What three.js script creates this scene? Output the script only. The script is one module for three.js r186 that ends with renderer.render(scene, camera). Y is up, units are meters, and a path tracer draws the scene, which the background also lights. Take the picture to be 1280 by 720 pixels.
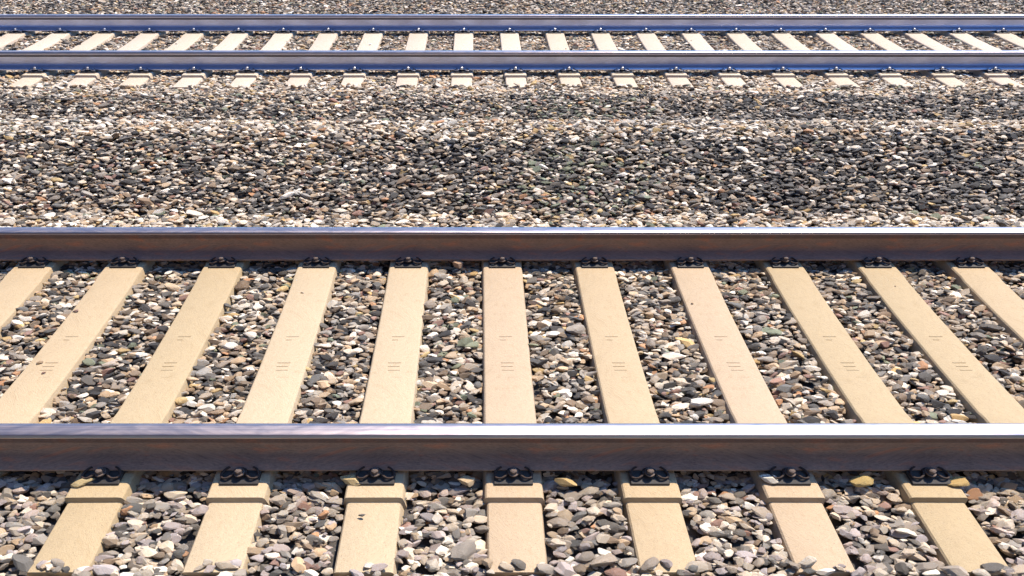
import * as THREE from 'three';
import { Sky } from 'three/addons/objects/Sky.js';
import { mergeGeometries, mergeVertices, toCreasedNormals } from 'three/addons/utils/BufferGeometryUtils.js';
import { ImprovedNoise } from 'three/addons/math/ImprovedNoise.js';

// ---------------------------------------------------------------- camera, sky, sun, exposure
const scene = new THREE.Scene();
const W = 1280, H = 720;
const CAM_H = 2.059, PITCH = THREE.MathUtils.degToRad(38.6), F = 736, SHIFT = 42;
const camera = new THREE.PerspectiveCamera(2 * Math.atan(H / 2 / F) * 180 / Math.PI, W / H, 0.05, 400);
camera.setViewOffset(W, H, SHIFT, 0, W, H);
camera.position.set(0, CAM_H, 0);
camera.rotation.set(-PITCH, 0, 0);

const sunDir = new THREE.Vector3(0.39, 0.825, -0.408).normalize();
const sky = new Sky();
sky.name = 'sky';
sky.scale.setScalar(300);
const su = sky.material.uniforms;
su.sunPosition.value.copy(sunDir);
su.turbidity.value = 6.0; su.rayleigh.value = 0.8; su.mieCoefficient.value = 0.005; su.mieDirectionalG.value = 0.8;
if (su.cloudCoverage) { su.cloudCoverage.value = 0.0; su.cloudDensity.value = 0.0; }
sky.userData = { kind: 'structure', label: 'clear daytime sky above the tracks' };
scene.add(sky);
scene.environmentIntensity = 0.2;

const sun = new THREE.DirectionalLight(new THREE.Color(1.0, 0.86, 0.68), 5.0);
sun.position.copy(sunDir).multiplyScalar(60).add(new THREE.Vector3(0, 0, -5));
sun.target.position.set(0, 0, -5);
sun.castShadow = true; sun.shadow.mapSize.set(4096, 4096); sun.shadow.radius = 1;
Object.assign(sun.shadow.camera, { left: -14, right: 14, top: 14, bottom: -14, near: 10, far: 120 });
scene.add(sun, sun.target);

const renderer = new THREE.WebGLRenderer({ antialias: true });
renderer.setSize(1024, 576);
renderer.toneMapping = THREE.LinearToneMapping;
renderer.toneMappingExposure = 1.72;
renderer.shadowMap.enabled = true;

// ---------------------------------------------------------------- helpers
let seed = 20240611;
const rnd = () => { seed = (seed + 0x6D2B79F5) | 0; let t = Math.imul(seed ^ (seed >>> 15), 1 | seed); t = (t + Math.imul(t ^ (t >>> 7), 61 | t)) ^ t; return ((t ^ (t >>> 14)) >>> 0) / 4294967296; };
const rr = (a, b) => a + (b - a) * rnd();
const P = new ImprovedNoise();
const fbm = (x, y, z, o = 4) => { let s = 0, a = 0.5; for (let i = 0; i < o; i++) { s += a * P.noise(x, y, z); x = x * 2.03 + 7.1; y = y * 2.03 + 3.7; z += 5.3; a *= 0.5; } return s; };
const sstep = (a, b, x) => { const t = Math.min(1, Math.max(0, (x - a) / (b - a))); return t * t * (3 - 2 * t); };
const used = {};
const numbered = (n) => { const k = used[n] = (used[n] ?? -1) + 1; return k ? `${n}_${String(k).padStart(3, '0')}` : n; };
function mesh(name, geometry, material, parent) { const m = new THREE.Mesh(geometry, material); m.name = name; m.castShadow = m.receiveShadow = true; (parent ?? scene).add(m); return m; }
function tag(o, label, category, group, kind) { o.userData = { label }; if (category) o.userData.category = category; if (group) o.userData.group = group; if (kind) o.userData.kind = kind; return o; }
// a square tiling texture from f(u, v) -> [r, g, b] (linear 0..1, stored as sRGB when srgb is set)
function texture(n, f, srgb, rx = 1, ry = 1) {
  const d = new Uint8Array(n * n * 4);
  for (let j = 0; j < n; j++) for (let i = 0; i < n; i++) {
    const c = f(i / n, j / n);
    for (let k = 0; k < 3; k++) { let v = Math.min(1, Math.max(0, c[k])); if (srgb) v = v <= 0.0031308 ? 12.92 * v : 1.055 * Math.pow(v, 1 / 2.4) - 0.055; d[(j * n + i) * 4 + k] = Math.round(v * 255); }
    d[(j * n + i) * 4 + 3] = 255;
  }
  const t = new THREE.DataTexture(d, n, n); t.wrapS = t.wrapT = THREE.RepeatWrapping; t.magFilter = THREE.LinearFilter; t.minFilter = THREE.LinearMipmapLinearFilter; t.generateMipmaps = true;
  if (srgb) t.colorSpace = THREE.SRGBColorSpace; t.repeat.set(rx, ry); t.needsUpdate = true; return t;
}
// tiling noise: walk on two circles
const TAU = Math.PI * 2;
const tile = (u, v, s, z = 0, o = 4) => fbm(Math.cos(u * TAU) * s + 11, Math.sin(u * TAU) * s + Math.cos(v * TAU) * s * 0.93 + 5, Math.sin(v * TAU) * s + z, o);

// ---------------------------------------------------------------- track layout (y = 0 is the top of the sleepers)
const TIE = 0.55, RAIL_Y = 0.012, RH = 0.172, G = 1.435;
const Z_NEAR = -(1.426 + 0.036), Z_MID = Z_NEAR - G, Z_FAR = -(1.426 + 4.798 + 0.036), Z_LAST = Z_FAR - G;
const ZT1 = (Z_NEAR + Z_MID) / 2, ZT2 = (Z_FAR + Z_LAST) / 2, HALF = 1.18;
const nearX = [-5.79, -4.754, -3.78, -2.729, -1.725, -0.745, 0.254, 1.238, 2.255, 3.265, 4.254, 5.246, 6.25, 7.25].map((v) => v * TIE);
const farX = []; for (let i = -13; i <= 13; i++) farX.push((0.69 + i + Math.sin(i * 12.9) * 0.03) * TIE);

// height of the ballast surface over u = metres beyond the middle rail
function groundY(x, z) {
  const d = -z;                                  // distance from the camera
  let y;
  const m = -Z_MID, f = -Z_FAR;
  if (d < m + 0.45) y = -0.045 - 0.10 * sstep(1.05, 0.5, d);
  else if (d > f - 0.5) y = -0.045 + 0.12 * sstep(-Z_LAST + 0.5, -Z_LAST + 2.2, d);
  else {
    const u = d - m;
    y = -0.045 + 0.245 * Math.min(1, Math.max(0, (u - 0.46) / 0.88)) - 0.33 * sstep(1.48, 1.95, u) + 0.085 * sstep(2.0, 2.75, u);
  }
  return y + 0.012 * fbm(x * 1.7, z * 1.7, 0.5, 2);
}

// ---------------------------------------------------------------- materials
const concreteMap = texture(512, (u, v) => {
  const a = tile(u, v, 1.2, 0), b = tile(u, v, 6, 3), c = tile(u, v, 26, 9, 2);
  const k = 1 + 0.05 * a + 0.10 * b + 0.20 * c, pore = c < -0.30 ? 0.68 : 1, stain = 0.07 * sstep(0.12, 0.4, tile(u, v, 2.3, 20));
  return [0.80 * k * pore * (1 - stain), 0.80 * k * pore * (1 - stain * 1.15), 0.80 * k * pore * (1 - stain * 1.5)];
}, true);
const concreteBump = texture(512, (u, v) => { const b = 0.5 + 0.4 * tile(u, v, 9, 4) + 0.6 * tile(u, v, 30, 8, 2); return [b, b, b]; });
const concreteTones = [[0.50, 0.375, 0.225], [0.53, 0.41, 0.26], [0.47, 0.355, 0.205], [0.51, 0.38, 0.245], [0.58, 0.475, 0.35], [0.61, 0.505, 0.385], [0.56, 0.455, 0.33], [0.59, 0.475, 0.36]];
const concrete = concreteTones.map((c) => new THREE.MeshStandardMaterial({ color: new THREE.Color(...c), map: concreteMap, roughness: 0.92, bumpMap: concreteBump, bumpScale: 0.0015 }));
const rustMap = texture(512, (u, v) => {
  const a = tile(u, v, 2, 1), b = tile(u, v, 10, 6), c = tile(u, v, 28, 2, 2), k = 1 + 0.5 * b + 0.35 * c + 0.25 * a, w = sstep(0.05, 0.4, a);
  return [k * (0.62 + 0.18 * w), k * (0.6 - 0.05 * w), k * (0.6 - 0.14 * w)];
}, true);
const rustBump = texture(256, (u, v) => { const b = 0.5 + 0.5 * tile(u, v, 12, 2) + 0.4 * tile(u, v, 26, 5, 2); return [b, b, b]; });
const rust = new THREE.MeshStandardMaterial({ color: new THREE.Color(0.45, 0.325, 0.262), map: rustMap, roughness: 0.75, metalness: 0.0, bumpMap: rustBump, bumpScale: 0.0012 });
const shadedRust = new THREE.MeshStandardMaterial({ color: new THREE.Color(0.20, 0.13, 0.115), map: rustMap, roughness: 0.7, bumpMap: rustBump, bumpScale: 0.0012 });  // deeper rust tone; shade under the near rail heads is put into it
const paintMap = texture(512, (u, v) => { const k = 0.9 + 0.16 * tile(u, v, 3, 4) + 0.14 * tile(u, v, 18, 7, 3); return [k, k, k]; }, true);
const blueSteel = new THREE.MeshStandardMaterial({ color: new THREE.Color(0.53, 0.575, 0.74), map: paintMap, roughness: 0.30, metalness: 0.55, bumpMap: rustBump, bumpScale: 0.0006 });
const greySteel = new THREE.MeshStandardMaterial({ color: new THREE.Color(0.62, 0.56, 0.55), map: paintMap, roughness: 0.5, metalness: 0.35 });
const underHeadShade = new THREE.MeshStandardMaterial({ color: new THREE.Color(0.045, 0.04, 0.045), roughness: 0.85 });  // shadow below the far rail heads, painted in as near-black
const polishRough = texture(256, (u, v) => { const b = 0.36 + 0.10 * tile(u, v, 3, 1) + 0.07 * P.noise(v * 60, 0.3, 1.1); return [b, b, b]; });
const polished = new THREE.MeshPhysicalMaterial({ color: new THREE.Color(0.54, 0.43, 0.385), roughness: 1, roughnessMap: polishRough, metalness: 1, anisotropy: 0.5, anisotropyRotation: 0 });
const clipSteel = new THREE.MeshStandardMaterial({ color: new THREE.Color(0.30, 0.30, 0.34), roughness: 0.42, metalness: 0.7 });
const boltSteel = new THREE.MeshStandardMaterial({ color: new THREE.Color(0.55, 0.55, 0.58), roughness: 0.36, metalness: 0.8 });
const darkClip = new THREE.MeshStandardMaterial({ color: new THREE.Color(0.07, 0.048, 0.040), roughness: 0.85, map: rustMap });
const darkBolt = new THREE.MeshStandardMaterial({ color: new THREE.Color(0.11, 0.082, 0.07), roughness: 0.85 });
const plastic = new THREE.MeshStandardMaterial({ color: new THREE.Color(0.03, 0.027, 0.026), roughness: 0.7 });

// ---------------------------------------------------------------- ground sheet
{
  const g = new THREE.PlaneGeometry(140, 140, 1, 1); g.rotateX(-Math.PI / 2);
  const uv = g.attributes.uv; for (let i = 0; i < uv.count; i++) uv.setXY(i, uv.getX(i) * 70, uv.getY(i) * 70);
  const t = texture(512, (u, v) => { const a = tile(u, v, 14, 2, 3), b = tile(u, v, 3, 7), k = 0.9 + 0.9 * a + 0.4 * b; return [0.20 * k, 0.18 * k, 0.16 * k]; }, true);
  const m = mesh('ground', g, new THREE.MeshStandardMaterial({ map: t, roughness: 1 }));
  m.position.y = -0.42; tag(m, 'flat grey brown ground stretching away on both sides of the tracks', null, null, 'structure');
}
{ // bed of stone dust under the ballast, coloured darker to deepen shaded gaps
  const nx = 90, nz = 150, g = new THREE.PlaneGeometry(24, 12.4, nx, nz); g.rotateX(-Math.PI / 2); g.translate(0, 0, -5.6);
  const p = g.attributes.position, uv = g.attributes.uv;
  for (let i = 0; i < p.count; i++) {
    const x = p.getX(i), z = p.getZ(i), e = Math.max(sstep(11, 12, Math.abs(x)), sstep(-0.2, 0.55, z), sstep(-11.2, -11.8, z));
    p.setY(i, (groundY(x, z) - 0.03) * (1 - e) - 0.44 * e); uv.setXY(i, x * 1.3, z * 1.3);
  }
  g.computeVertexNormals();
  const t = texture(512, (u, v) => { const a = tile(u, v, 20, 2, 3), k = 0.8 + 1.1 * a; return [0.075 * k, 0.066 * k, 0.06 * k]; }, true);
  tag(mesh('track_bed', g, new THREE.MeshStandardMaterial({ map: t, roughness: 1 })), 'bed of stone dust, coloured dark for the shaded gaps, under the loose ballast of both tracks', null, null, 'structure');
}

// ---------------------------------------------------------------- rails
// half profile of a flat-bottom rail (z out, y up), from the foot to the crown
const crown = [];
for (let i = 0; i <= 6; i++) { const a = (i / 6) * Math.PI / 2; crown.push([0.0215 + 0.0130 * Math.sin(a) * 1.05, RH - 0.0012 - 0.0135 * (1 - Math.cos(a))]); } // rounded shoulder
const crownTop = [[0, RH], [0.008, RH - 0.0001], [0.015, RH - 0.0005], ...crown];
const headSide = [[0.0352, RH - 0.0147], [0.0358, RH - 0.022], [0.0362, RH - 0.031]];
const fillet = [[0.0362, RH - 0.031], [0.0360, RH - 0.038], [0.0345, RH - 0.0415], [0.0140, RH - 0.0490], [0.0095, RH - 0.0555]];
const side = [[0.0095, RH - 0.0555], [0.0082, RH - 0.075], [0.0080, 0.080], [0.0088, 0.052], [0.0120, 0.036], [0.0200, 0.0285], [0.0730, 0.0125], [0.0755, 0.0105], [0.0755, 0.0015], [0.0735, 0]];
function sweep(profile, length, closed) { // profile [[z, y], ...] swept along x, uv in metres
  const pos = [], uv = [], idx = [], nx = 56, n = profile.length;
  let acc = [0]; for (let i = 1; i < n; i++) acc.push(acc[i - 1] + Math.hypot(profile[i][0] - profile[i - 1][0], profile[i][1] - profile[i - 1][1]));
  for (let k = 0; k <= nx; k++) { const x = -length / 2 + length * k / nx; for (let i = 0; i < n; i++) { pos.push(x, profile[i][1], profile[i][0]); uv.push(x * 0.9, acc[i] * 3); } }
  for (let k = 0; k < nx; k++) for (let i = 0; i < n - 1; i++) { const a = k * n + i, b = a + 1, c = a + n, d = c + 1; idx.push(a, b, c, b, d, c); }
  const g = new THREE.BufferGeometry(); g.setAttribute('position', new THREE.Float32BufferAttribute(pos, 3)); g.setAttribute('uv', new THREE.Float32BufferAttribute(uv, 2)); g.setIndex(idx);
  return toCreasedNormals(g, 0.7);
}
const LEN = 26;
const topProfile = [...crownTop.slice(1).map(([z, y]) => [-z, y]).reverse(), ...crownTop];
const bodyProfile = [...side.map(([z, y]) => [z, y]), ...side.map(([z, y]) => [-z, y]).reverse()];
const mirror = (p) => [...p.map(([z, y]) => [-z, y])].reverse();
const both = (p) => mergeGeometries([sweep(p, LEN), sweep(mirror(p), LEN)]);
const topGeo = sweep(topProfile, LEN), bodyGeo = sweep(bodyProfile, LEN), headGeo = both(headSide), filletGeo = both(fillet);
const bottomGeo = new THREE.BoxGeometry(LEN, 0.001, 0.14); bottomGeo.translate(0, 0.0006, 0);
const bodyAll = mergeGeometries([bodyGeo, bottomGeo.toNonIndexed()]);
function rail(z, material, headMaterial, filletMaterial, label) {
  const r = new THREE.Group(); r.name = numbered('rail'); scene.add(r); r.position.set(0, RAIL_Y, z);
  tag(r, label, 'rail');
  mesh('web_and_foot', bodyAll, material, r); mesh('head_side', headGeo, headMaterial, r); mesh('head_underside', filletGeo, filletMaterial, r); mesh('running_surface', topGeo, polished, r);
  return r;
}
rail(Z_NEAR, rust, shadedRust, shadedRust, 'brown steel rail nearest the viewer, with a broad shiny running surface');
rail(Z_MID, rust, shadedRust, shadedRust, 'brown steel rail crossing the middle of the picture, second from the viewer');
rail(Z_FAR, blueSteel, greySteel, underHeadShade, 'blue grey steel rail of the far track, on its near side');
rail(Z_LAST, blueSteel, greySteel, underHeadShade, 'blue grey steel rail of the far track, farthest from the viewer');

// ---------------------------------------------------------------- sleepers
// sections along z (local, + towards the viewer): [z, top y, half width on top, half width at the base]
function sleeperGeometry() {
  const R = G / 2, S = [[-HALF, -0.024], [-(R + 0.192), -0.022], [-(R + 0.184), -0.001], [-(R - 0.205), 0], [-(R - 0.245), -0.007], [-0.2, -0.014], [0.2, -0.014], [R - 0.245, -0.007], [R - 0.205, 0], [R + 0.184, -0.001], [R + 0.192, -0.022], [HALF, -0.024]];
  const pos = [], uv = [], idx = [];
  const sec = (y, hw) => [[-hw - 0.030, -0.21], [-hw - 0.004, y - 0.026], [-hw + 0.001, y - 0.008], [-hw + 0.007, y - 0.002], [-hw + 0.016, y], [hw - 0.016, y], [hw - 0.007, y - 0.002], [hw - 0.001, y - 0.008], [hw + 0.004, y - 0.026], [hw + 0.030, -0.21]];
  const n = 10;
  S.forEach(([z, y], k) => { const hw = Math.abs(z) > R + 0.188 ? 0.106 : 0.114, e = k === 0 || k === S.length - 1; let acc = 0; const q = sec(y, hw); q.forEach(([px, py], i) => { if (i) acc += Math.hypot(px - q[i - 1][0], py - q[i - 1][1]); pos.push(px, py, z + (e ? (py < -0.1 ? Math.sign(z) * 0.02 : 0) : 0)); uv.push(acc, z * 0.9); }); });
  for (let k = 0; k < S.length - 1; k++) for (let i = 0; i < n - 1; i++) { const a = k * n + i, b = a + 1, c = a + n, d = c + 1; idx.push(a, c, b, b, c, d); }
  for (const k of [0, S.length - 1]) for (let i = 1; i < n - 1; i++) { const a = k * n; k ? idx.push(a, a + i + 1, a + i) : idx.push(a, a + i, a + i + 1); }
  const g = new THREE.BufferGeometry(); g.setAttribute('position', new THREE.Float32BufferAttribute(pos, 3)); g.setAttribute('uv', new THREE.Float32BufferAttribute(uv, 2)); g.setIndex(idx);
  // orientation check: the top must face up
  const c = toCreasedNormals(g, 0.5); const nn = c.attributes.normal; let up = 0; for (let i = 0; i < nn.count; i++) up += nn.getY(i);
  if (up < 0) { const id = idx; for (let i = 0; i < id.length; i += 3) { const t = id[i]; id[i] = id[i + 1]; id[i + 1] = t; } g.setIndex(id); return toCreasedNormals(g, 0.5); }
  return c;
}
const sleeperBase = sleeperGeometry();
const sleeperGeos = concreteTones.map((_, k) => { const g = sleeperBase.clone(), uv = g.attributes.uv; for (let i = 0; i < uv.count; i++) uv.setXY(i, uv.getX(i) * 1.9 + 0.37 * k, uv.getY(i) * 2.1 * (k % 2 ? 1 : -1) + 0.61 * k); return g; });
const markGeos = (() => { // small moulded strokes in the middle of the sleeper
  const b = []; const bar = (x, z, w, d) => { const g = new THREE.BoxGeometry(w, 0.006, d); g.translate(x, -0.0153, z); b.push(g); };
  bar(-0.005, -0.42, 0.060, 0.006); bar(0.0, -0.02, 0.064, 0.006); bar(-0.014, 0.005, 0.030, 0.004);
  bar(0.002, 0.165, 0.062, 0.006); bar(0.0, 0.19, 0.056, 0.004); bar(0.004, 0.215, 0.058, 0.005); bar(0.02, 0.262, 0.052, 0.006); bar(0.004, 0.285, 0.052, 0.004); bar(0.01, 0.32, 0.054, 0.005);
  return b;
})();
const clampGeo = (() => { // W-shaped tension clamp, bolt at the origin, rail towards -z
  const p = [[-0.052, 0.024, -0.052], [-0.066, 0.020, -0.040], [-0.082, 0.012, 0.002], [-0.074, 0.010, 0.034], [-0.052, 0.014, 0.040], [-0.030, 0.020, 0.012], [-0.022, 0.021, -0.030], [0, 0.021, -0.044], [0.022, 0.021, -0.030], [0.030, 0.020, 0.012], [0.052, 0.014, 0.040], [0.074, 0.010, 0.034], [0.082, 0.012, 0.002], [0.066, 0.020, -0.040], [0.052, 0.024, -0.052]];
  return new THREE.TubeGeometry(new THREE.CatmullRomCurve3(p.map((q) => new THREE.Vector3(...q))), 56, 0.0058, 8).scale(0.9, 0.7, 0.5);
})();
const boltGeo = (() => {
  const w = new THREE.CylinderGeometry(0.0205, 0.021, 0.005, 20), h = new THREE.CylinderGeometry(0.0145, 0.0155, 0.018, 6), c = new THREE.CylinderGeometry(0.009, 0.015, 0.004, 6);
  w.translate(0, 0.019, 0); h.translate(0, 0.027, 0); c.translate(0, 0.037, 0);
  return mergeGeometries([w, h, c]);
})();
const plateGeo = (() => { const s = new THREE.Shape(); s.moveTo(-0.018, 0); s.lineTo(0.036, 0); s.lineTo(0.034, 0.005); s.lineTo(0.012, 0.011); s.lineTo(-0.016, 0.014); s.closePath(); const g = new THREE.ExtrudeGeometry(s, { depth: 0.15, bevelEnabled: true, bevelSize: 0.002, bevelThickness: 0.002, bevelSegments: 1 }); g.translate(0, 0, -0.075); g.rotateY(-Math.PI / 2); return g; })();  // guide plate, widened and near-black to paint in shade along the rail foot
const padGeo = (() => { const g = new THREE.BoxGeometry(0.17, 0.0095, 0.148); g.translate(0, 0.0062, 0); return g; })();

function sleeper(x, zc, tone, clip, bolt, marked) {
  const s = new THREE.Group(); s.name = numbered('railway_sleeper'); scene.add(s); s.position.set(x, 0, zc); s.rotation.y = 0.006 * Math.sin(x * 23.7);
  mesh('concrete_block', sleeperGeos[tone], concrete[tone], s);
  if (marked) for (const g of markGeos) mesh('moulded_mark', g, concrete[tone], s);
  for (const rz of [-G / 2, G / 2]) {
    mesh('rail_pad', padGeo, plastic, s).position.z = rz;
    for (const sg of [1, -1]) {
      const c = mesh('rail_fastening', clampGeo, clip, s); c.position.set(0, 0.014, rz + sg * 0.094); if (sg < 0) c.rotation.y = Math.PI;
      mesh('screw', boltGeo, bolt, c); const pl = mesh('guide_plate', plateGeo, plastic, c); pl.position.y = -0.0125;
    }
  }
  return s;
}
const ORD = ['first', 'second', 'third', 'fourth', 'fifth', 'sixth', 'seventh', 'eighth', 'ninth', 'tenth', 'eleventh', 'twelfth', 'thirteenth', 'fourteenth', 'fifteenth', 'sixteenth', 'seventeenth', 'eighteenth', 'nineteenth', 'twentieth', 'twenty-first', 'twenty-second', 'twenty-third', 'twenty-fourth', 'twenty-fifth', 'twenty-sixth', 'twenty-seventh', 'twenty-eighth'];
const tones = () => Math.floor(rnd() * 4);
nearX.forEach((x, i) => tag(sleeper(x, ZT1, tones(), darkClip, darkBolt, true), '', 'sleeper'));
farX.forEach((x, i) => tag(sleeper(x, ZT2, 4 + tones(), clipSteel, boltSteel), '', 'sleeper'));
// labels, counted along the rail that each track shows farthest from the viewer
{
  const all = scene.children.filter((o) => o.name.startsWith('railway_sleeper'));
  for (const [zc, words, group] of [[ZT1, 'near track', 'concrete sleepers of the near track'], [ZT2, 'far track', 'concrete sleepers of the far track']]) {
    const row = all.filter((o) => o.position.z === zc);
    const zr = zc - G / 2 + 0.12, depth = -zr * Math.cos(PITCH) + CAM_H * Math.sin(PITCH);
    const px = (o) => W / 2 - SHIFT + F * o.position.x / depth;
    const seen = row.filter((o) => px(o) > -10 && px(o) < W + 10);
    for (const o of row) {
      const k = seen.indexOf(o), n = seen.length;
      o.userData.group = group;
      if (k < 0) { o.userData.label = `sleeper of the ${words} past the ${px(o) < 0 ? 'left' : 'right'} edge, ${ORD[Math.abs(row.indexOf(o) - row.indexOf(px(o) < 0 ? seen[0] : seen[n - 1])) - 1]} from that edge`; continue; }
      const fromLeft = k < n / 2, c = fromLeft ? k : n - 1 - k;
      const where = c === 0 ? `${fromLeft ? 'left' : 'right'}most` : `${ORD[c]} from the ${fromLeft ? 'left' : 'right'}`;
      o.userData.label = `cream concrete sleeper of the ${words}, ${where} along its farther rail`;
    }
  }
}

// ---------------------------------------------------------------- ballast stones
function stoneGeometry(s0) {
  const keep = seed; seed = s0;
  let g = mergeVertices(new THREE.IcosahedronGeometry(1, 2).deleteAttribute('normal').deleteAttribute('uv'), 1e-4);
  const cuts = []; for (let i = 0; i < 11; i++) { const v = new THREE.Vector3(rr(-1, 1), rr(-1, 1), rr(-1, 1)).normalize(); cuts.push([v, rr(0.44, 0.8)]); }
  const p = g.attributes.position, v = new THREE.Vector3(), o = rr(0, 50);
  for (let i = 0; i < p.count; i++) {
    v.fromBufferAttribute(p, i);
    for (const [n, d] of cuts) { const e = v.dot(n) - d; if (e > 0) v.addScaledVector(n, -e * 0.98); }
    v.multiplyScalar(1.27 + 0.12 * P.noise(v.x * 1.9 + o, v.y * 1.9, v.z * 1.9));
    p.setXYZ(i, v.x, v.y, v.z);
  }
  g = toCreasedNormals(g, 0.24);
  const q = g.attributes.position, uv = []; for (let i = 0; i < q.count; i++) uv.push(q.getX(i) * 0.5 + q.getY(i) * 0.31, q.getZ(i) * 0.5 + q.getY(i) * 0.37);
  g.setAttribute('uv', new THREE.Float32BufferAttribute(uv, 2));
  seed = keep; return g;
}
const stoneGeos = [11, 222, 3333, 4444, 5555, 6767].map(stoneGeometry);
const speckle = texture(256, (u, v) => { const a = tile(u, v, 3, 2), b = tile(u, v, 16, 5, 2), k = 0.86 + 0.30 * a + 0.34 * b; return [k, k * 0.985, k * 0.96]; }, true);
const stoneBump = texture(256, (u, v) => { const b = 0.5 + 0.6 * tile(u, v, 7, 2) + 0.4 * tile(u, v, 24, 5, 2); return [b, b, b]; });
const stoneMat = new THREE.MeshStandardMaterial({ color: 0xffffff, map: speckle, roughness: 0.88, bumpMap: stoneBump, bumpScale: 0.002 });
const PAL = { // linear base colours
  white: [0.76, 0.69, 0.58], pale: [0.53, 0.455, 0.355], grey: [0.30, 0.265, 0.222], slate: [0.13, 0.12, 0.105], dark: [0.048, 0.044, 0.040], tan: [0.46, 0.345, 0.225], ochre: [0.50, 0.36, 0.17], orange: [0.46, 0.26, 0.14], red: [0.29, 0.18, 0.14], green: [0.20, 0.22, 0.15], rose: [0.39, 0.335, 0.31], brown: [0.23, 0.17, 0.115],
};
const MIX = {
  crib: { white: 11, pale: 19, grey: 17, slate: 13, dark: 12, brown: 12, tan: 14, ochre: 2.5, orange: 2, red: 3.5, green: 2 },
  pale: { white: 25, pale: 31, grey: 16, slate: 6, dark: 3, tan: 15, ochre: 4, orange: 1.5, green: 1 },
  darker: { white: 11, pale: 14, grey: 18, slate: 20, dark: 23, brown: 8, tan: 6, ochre: 1.5, orange: 1.5, red: 1.5, green: 1.5 },  // larger share of slate and dark stones
  darkest: { white: 6, pale: 10, grey: 20, slate: 28, dark: 32, tan: 3, red: 1.5, ochre: 1 },  // largest share of slate and dark stones, more to the right
  mossy: { white: 6, pale: 12, grey: 18, slate: 20, dark: 16, green: 24, ochre: 5 },
  cool: { white: 10, pale: 23, grey: 24, slate: 12, rose: 24, brown: 4, tan: 6, red: 2, orange: 1 },  // low-contrast mix; haze of the window glass is put into the stone colours
};
const M4 = new THREE.Matrix4(), Q = new THREE.Quaternion(), E3 = new THREE.Euler(), V3 = new THREE.Vector3(), S3 = new THREE.Vector3(), C = new THREE.Color();
function pick(mix) { const m = MIX[mix]; let t = 0; for (const k in m) t += m[k]; let r = rnd() * t; for (const k in m) { r -= m[k]; if (r <= 0) return PAL[k]; } return PAL.grey; }
function onTie(x, z, xs, zc, m) { if (Math.abs(z - zc) > HALF + m) return false; for (const t of xs) if (Math.abs(x - t) < 0.113 + m) return true; return false; }
const railZ = [Z_NEAR, Z_MID, Z_FAR, Z_LAST];
function spread(name, label, z0, z1, mixOf, step, sizes) {
  const group = new THREE.Group(); group.name = numbered(name); scene.add(group); tag(group, label, null, null, 'stuff');
  const bins = stoneGeos.map(() => []);
  for (const [layerY, st, r0, r1, density] of sizes) {
    const sp = st * step;
    for (let z = z0; z > z1; z -= sp) {
      const depth = -z * Math.cos(PITCH) + CAM_H * Math.sin(PITCH), xa = -0.82 * depth - 0.9, xb = 0.94 * depth + 0.9;
      for (let x = xa; x < xb; x += sp * 1.12) {
        if (rnd() > density) continue;
        const px = x + rr(-0.5, 0.5) * sp * 1.2, pz = z + rr(-0.5, 0.5) * sp * 1.2;
        const r = (r0 + (r1 - r0) * Math.pow(rnd(), 1.7)) ;
        const near = -pz < -Z_MID + 1, xs = near ? nearX : farX, zc = near ? ZT1 : ZT2;
        let y = groundY(px, pz) + layerY + rr(-0.007, 0.007);
        if (onTie(px, pz, xs, zc, r * 0.85)) {
          const away = zc - pz;                       // loose stones lie over the far ends and spill a little on the near ends
          if ((near && away > HALF - 0.27) || (Math.abs(away) > HALF - 0.03 && rnd() < 0.4)) y = -0.022 + r * rr(0.2, 0.6); else if (r < 0.0095 && rnd() < 0.02) y = -0.010 + r * 0.3; else continue;
        }
        for (const q of railZ) if (Math.abs(pz - q) < 0.085 + r * 1.1) y = Math.min(y, -0.042 - r * 0.75);
        E3.set(rr(-0.5, 0.5), rr(-0.45, 0.45) + (rnd() < 0.5 ? Math.PI : 0), rr(-0.4, 0.4));
        Q.setFromEuler(E3); V3.set(px, y, pz); S3.set(r * rr(1.15, 2.35), r * rr(0.5, 0.78), r * rr(0.72, 1.0)); M4.compose(V3, Q, S3);
        const c = pick(mixOf(px, pz)), k = rr(0.72, 1.28), w = 0.035 + rr(-0.06, 0.06);
        bins[Math.floor(rnd() * bins.length)].push([M4.clone(), c[0] * k * (1 + w), c[1] * k, c[2] * k * (1 - w)]);
      }
    }
  }
  bins.forEach((b, i) => {
    if (!b.length) return;
    const m = new THREE.InstancedMesh(stoneGeos[i], stoneMat, b.length); m.name = 'loose_stones'; m.castShadow = m.receiveShadow = true;
    b.forEach(([mx, r, g, bl], j) => { m.setMatrixAt(j, mx); C.setRGB(r, g, bl); m.setColorAt(j, C); });
    m.userData = { kind: 'stuff' }; group.add(m);
  });
}
const COARSE = [[0.0, 0.031, 0.012, 0.020, 1], [0.009, 0.034, 0.010, 0.021, 0.8], [0.014, 0.075, 0.018, 0.027, 0.4], [0.012, 0.034, 0.005, 0.010, 0.35]];
const patch = (x, z, s = 1.1) => fbm(x * s + 3, z * s, 4.2, 3);
spread('track_ballast', 'cool grey and white ballast in front of the nearest rail', -0.45, Z_NEAR + 0.07, () => 'cool', 1, COARSE);
spread('track_ballast', 'mixed grey, tan and white ballast between the sleepers of the near track', Z_NEAR + 0.07, Z_MID - 0.05, () => 'crib', 1, COARSE);
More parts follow.
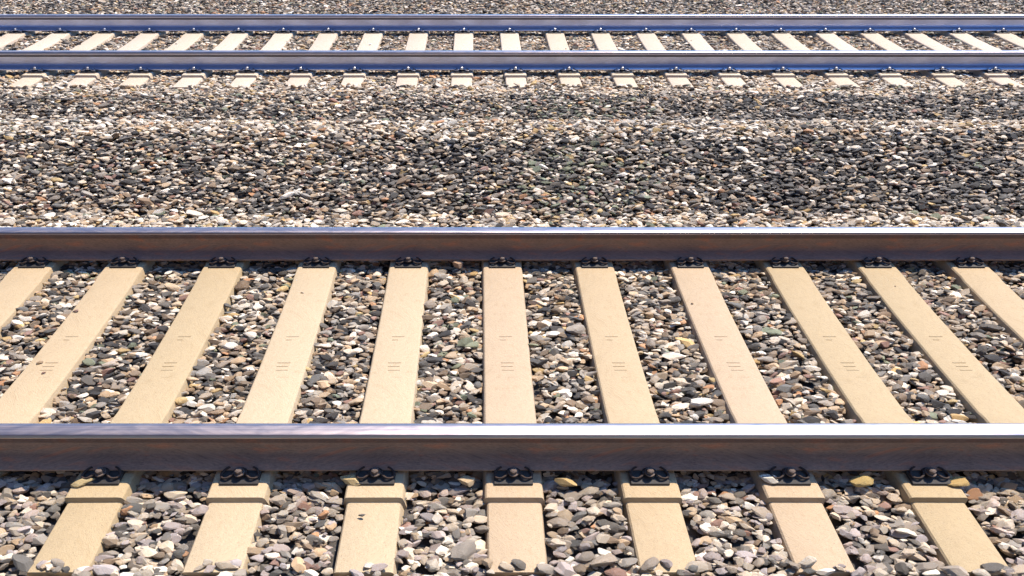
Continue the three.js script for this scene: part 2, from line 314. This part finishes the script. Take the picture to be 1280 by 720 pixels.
spread('track_ballast', 'heaped ballast with dark and pale stones between the two tracks', Z_MID - 0.05, Z_FAR + 0.05, (x, z) => {
  const n = patch(x, z), u = -z + Z_MID + 0.12 * n, pale = u < 0.50 || (u > 1.27 && u < 1.56) || u > 2.72;
  if (pale) return rnd() < 0.85 ? 'pale' : 'crib';
  if (Math.hypot((x - 0.75) * 0.7, u - 0.8) < 0.36 && rnd() < 0.65) return 'mossy';
  if (Math.hypot((x - 0.9) * 0.6, u - 2.3) < 0.5 && rnd() < 0.4) return 'mossy';
  if (rnd() < sstep(0.6, 2.6, x) * 0.8 + n) return 'darkest';
  return rnd() < 0.72 + 1.3 * n + 0.05 * x ? 'darker' : 'crib';
}, 1, COARSE);
spread('track_ballast', 'grey and tan ballast between the sleepers of the far track', Z_FAR + 0.05, Z_LAST - 0.05, () => 'crib', 1, COARSE);
spread('track_ballast', 'grey brown ballast beyond the farthest rail', Z_LAST - 0.05, -10.6, () => (rnd() < 0.3 ? 'crib' : 'darker'), 1, COARSE);

// stones that stand out singly, resting against the rails
function lone(x, z, y, sx, sy, sz, k, color, label) {
  const m = mesh(numbered('ballast_stone'), stoneGeos[k], new THREE.MeshStandardMaterial({ color: new THREE.Color(...color), map: speckle, roughness: 0.88, bumpMap: stoneBump, bumpScale: 0.002 }));
  m.position.set(x, y, z); m.scale.set(sx, sy, sz); m.rotation.set(0.2, 0.09 * (k - 2.5), 0.06 * (k - 2)); tag(m, label, 'stone'); return m;
}
const nf = Z_NEAR + 0.118;
lone(-0.12, Z_MID + 0.112, 0.012, 0.034, 0.026, 0.022, 1, [0.36, 0.24, 0.16], 'brown wedge of stone leaning on the middle rail left of the picture centre');
lone(0.345, nf, 0.008, 0.042, 0.016, 0.018, 0, [0.52, 0.36, 0.16], 'ochre stone against the foot of the nearest rail, right of the picture centre');
lone(-0.505, nf - 0.004, 0.006, 0.046, 0.016, 0.018, 2, [0.55, 0.42, 0.22], 'long yellow stone against the foot of the nearest rail, left of the picture centre');
lone(1.505, nf, 0.008, 0.050, 0.017, 0.018, 3, [0.50, 0.36, 0.14], 'ochre flat stone resting against the nearest rail near the right side');
lone(1.90, nf + 0.004, 0.004, 0.046, 0.015, 0.018, 4, [0.48, 0.33, 0.13], 'dark yellow stone at the nearest rail, close to the right edge of the picture');
lone(-1.555, nf, 0.008, 0.052, 0.017, 0.018, 5, [0.54, 0.42, 0.22], 'flat sand coloured stone at the nearest rail near the left edge');
lone(-0.045, nf, 0.006, 0.038, 0.015, 0.018, 1, [0.50, 0.38, 0.24], 'tan stone against the nearest rail just left of the middle sleeper');
lone(1.15, nf - 0.006, 0.014, 0.036, 0.012, 0.016, 2, [0.72, 0.66, 0.56], 'small white stone lying on the foot of the nearest rail');

// the carriage from whose window the tracks are seen: behind the camera, it screens the sky from the near track
{
  const c = new THREE.Group(); c.name = 'railway_carriage'; scene.add(c); c.position.set(0, 0, 1.75);
  tag(c, 'long dark railway carriage that stands behind the viewer beside the near track', 'railway carriage');
  const s = new THREE.Shape(); s.moveTo(-1.45, 0.55); s.lineTo(1.45, 0.55); s.lineTo(1.45, 3.35); s.quadraticCurveTo(1.35, 3.95, 0, 4.05); s.quadraticCurveTo(-1.35, 3.95, -1.45, 3.35); s.closePath();
  const g = new THREE.ExtrudeGeometry(s, { depth: 24, bevelEnabled: false, curveSegments: 8 }); g.translate(0, 0, -12); g.rotateY(Math.PI / 2);
  mesh('carriage_body', g, new THREE.MeshStandardMaterial({ color: new THREE.Color(0.11, 0.085, 0.08), roughness: 0.5 }), c);
  const w = new THREE.BoxGeometry(1.5, 0.95, 0.03), wm = new THREE.MeshStandardMaterial({ color: new THREE.Color(0.03, 0.03, 0.035), roughness: 0.12 });
  for (let i = -5; i <= 5; i++) mesh('carriage_window', w, wm, c).position.set(i * 2.1, 2.1, -1.452);
  const bg = new THREE.BoxGeometry(3.2, 0.62, 2.2), bm = new THREE.MeshStandardMaterial({ color: new THREE.Color(0.06, 0.055, 0.05), roughness: 0.8 });
  for (const x of [-8.5, 8.5]) mesh('bogie', bg, bm, c).position.set(x, 0.235, 0);
}

renderer.render(scene, camera);
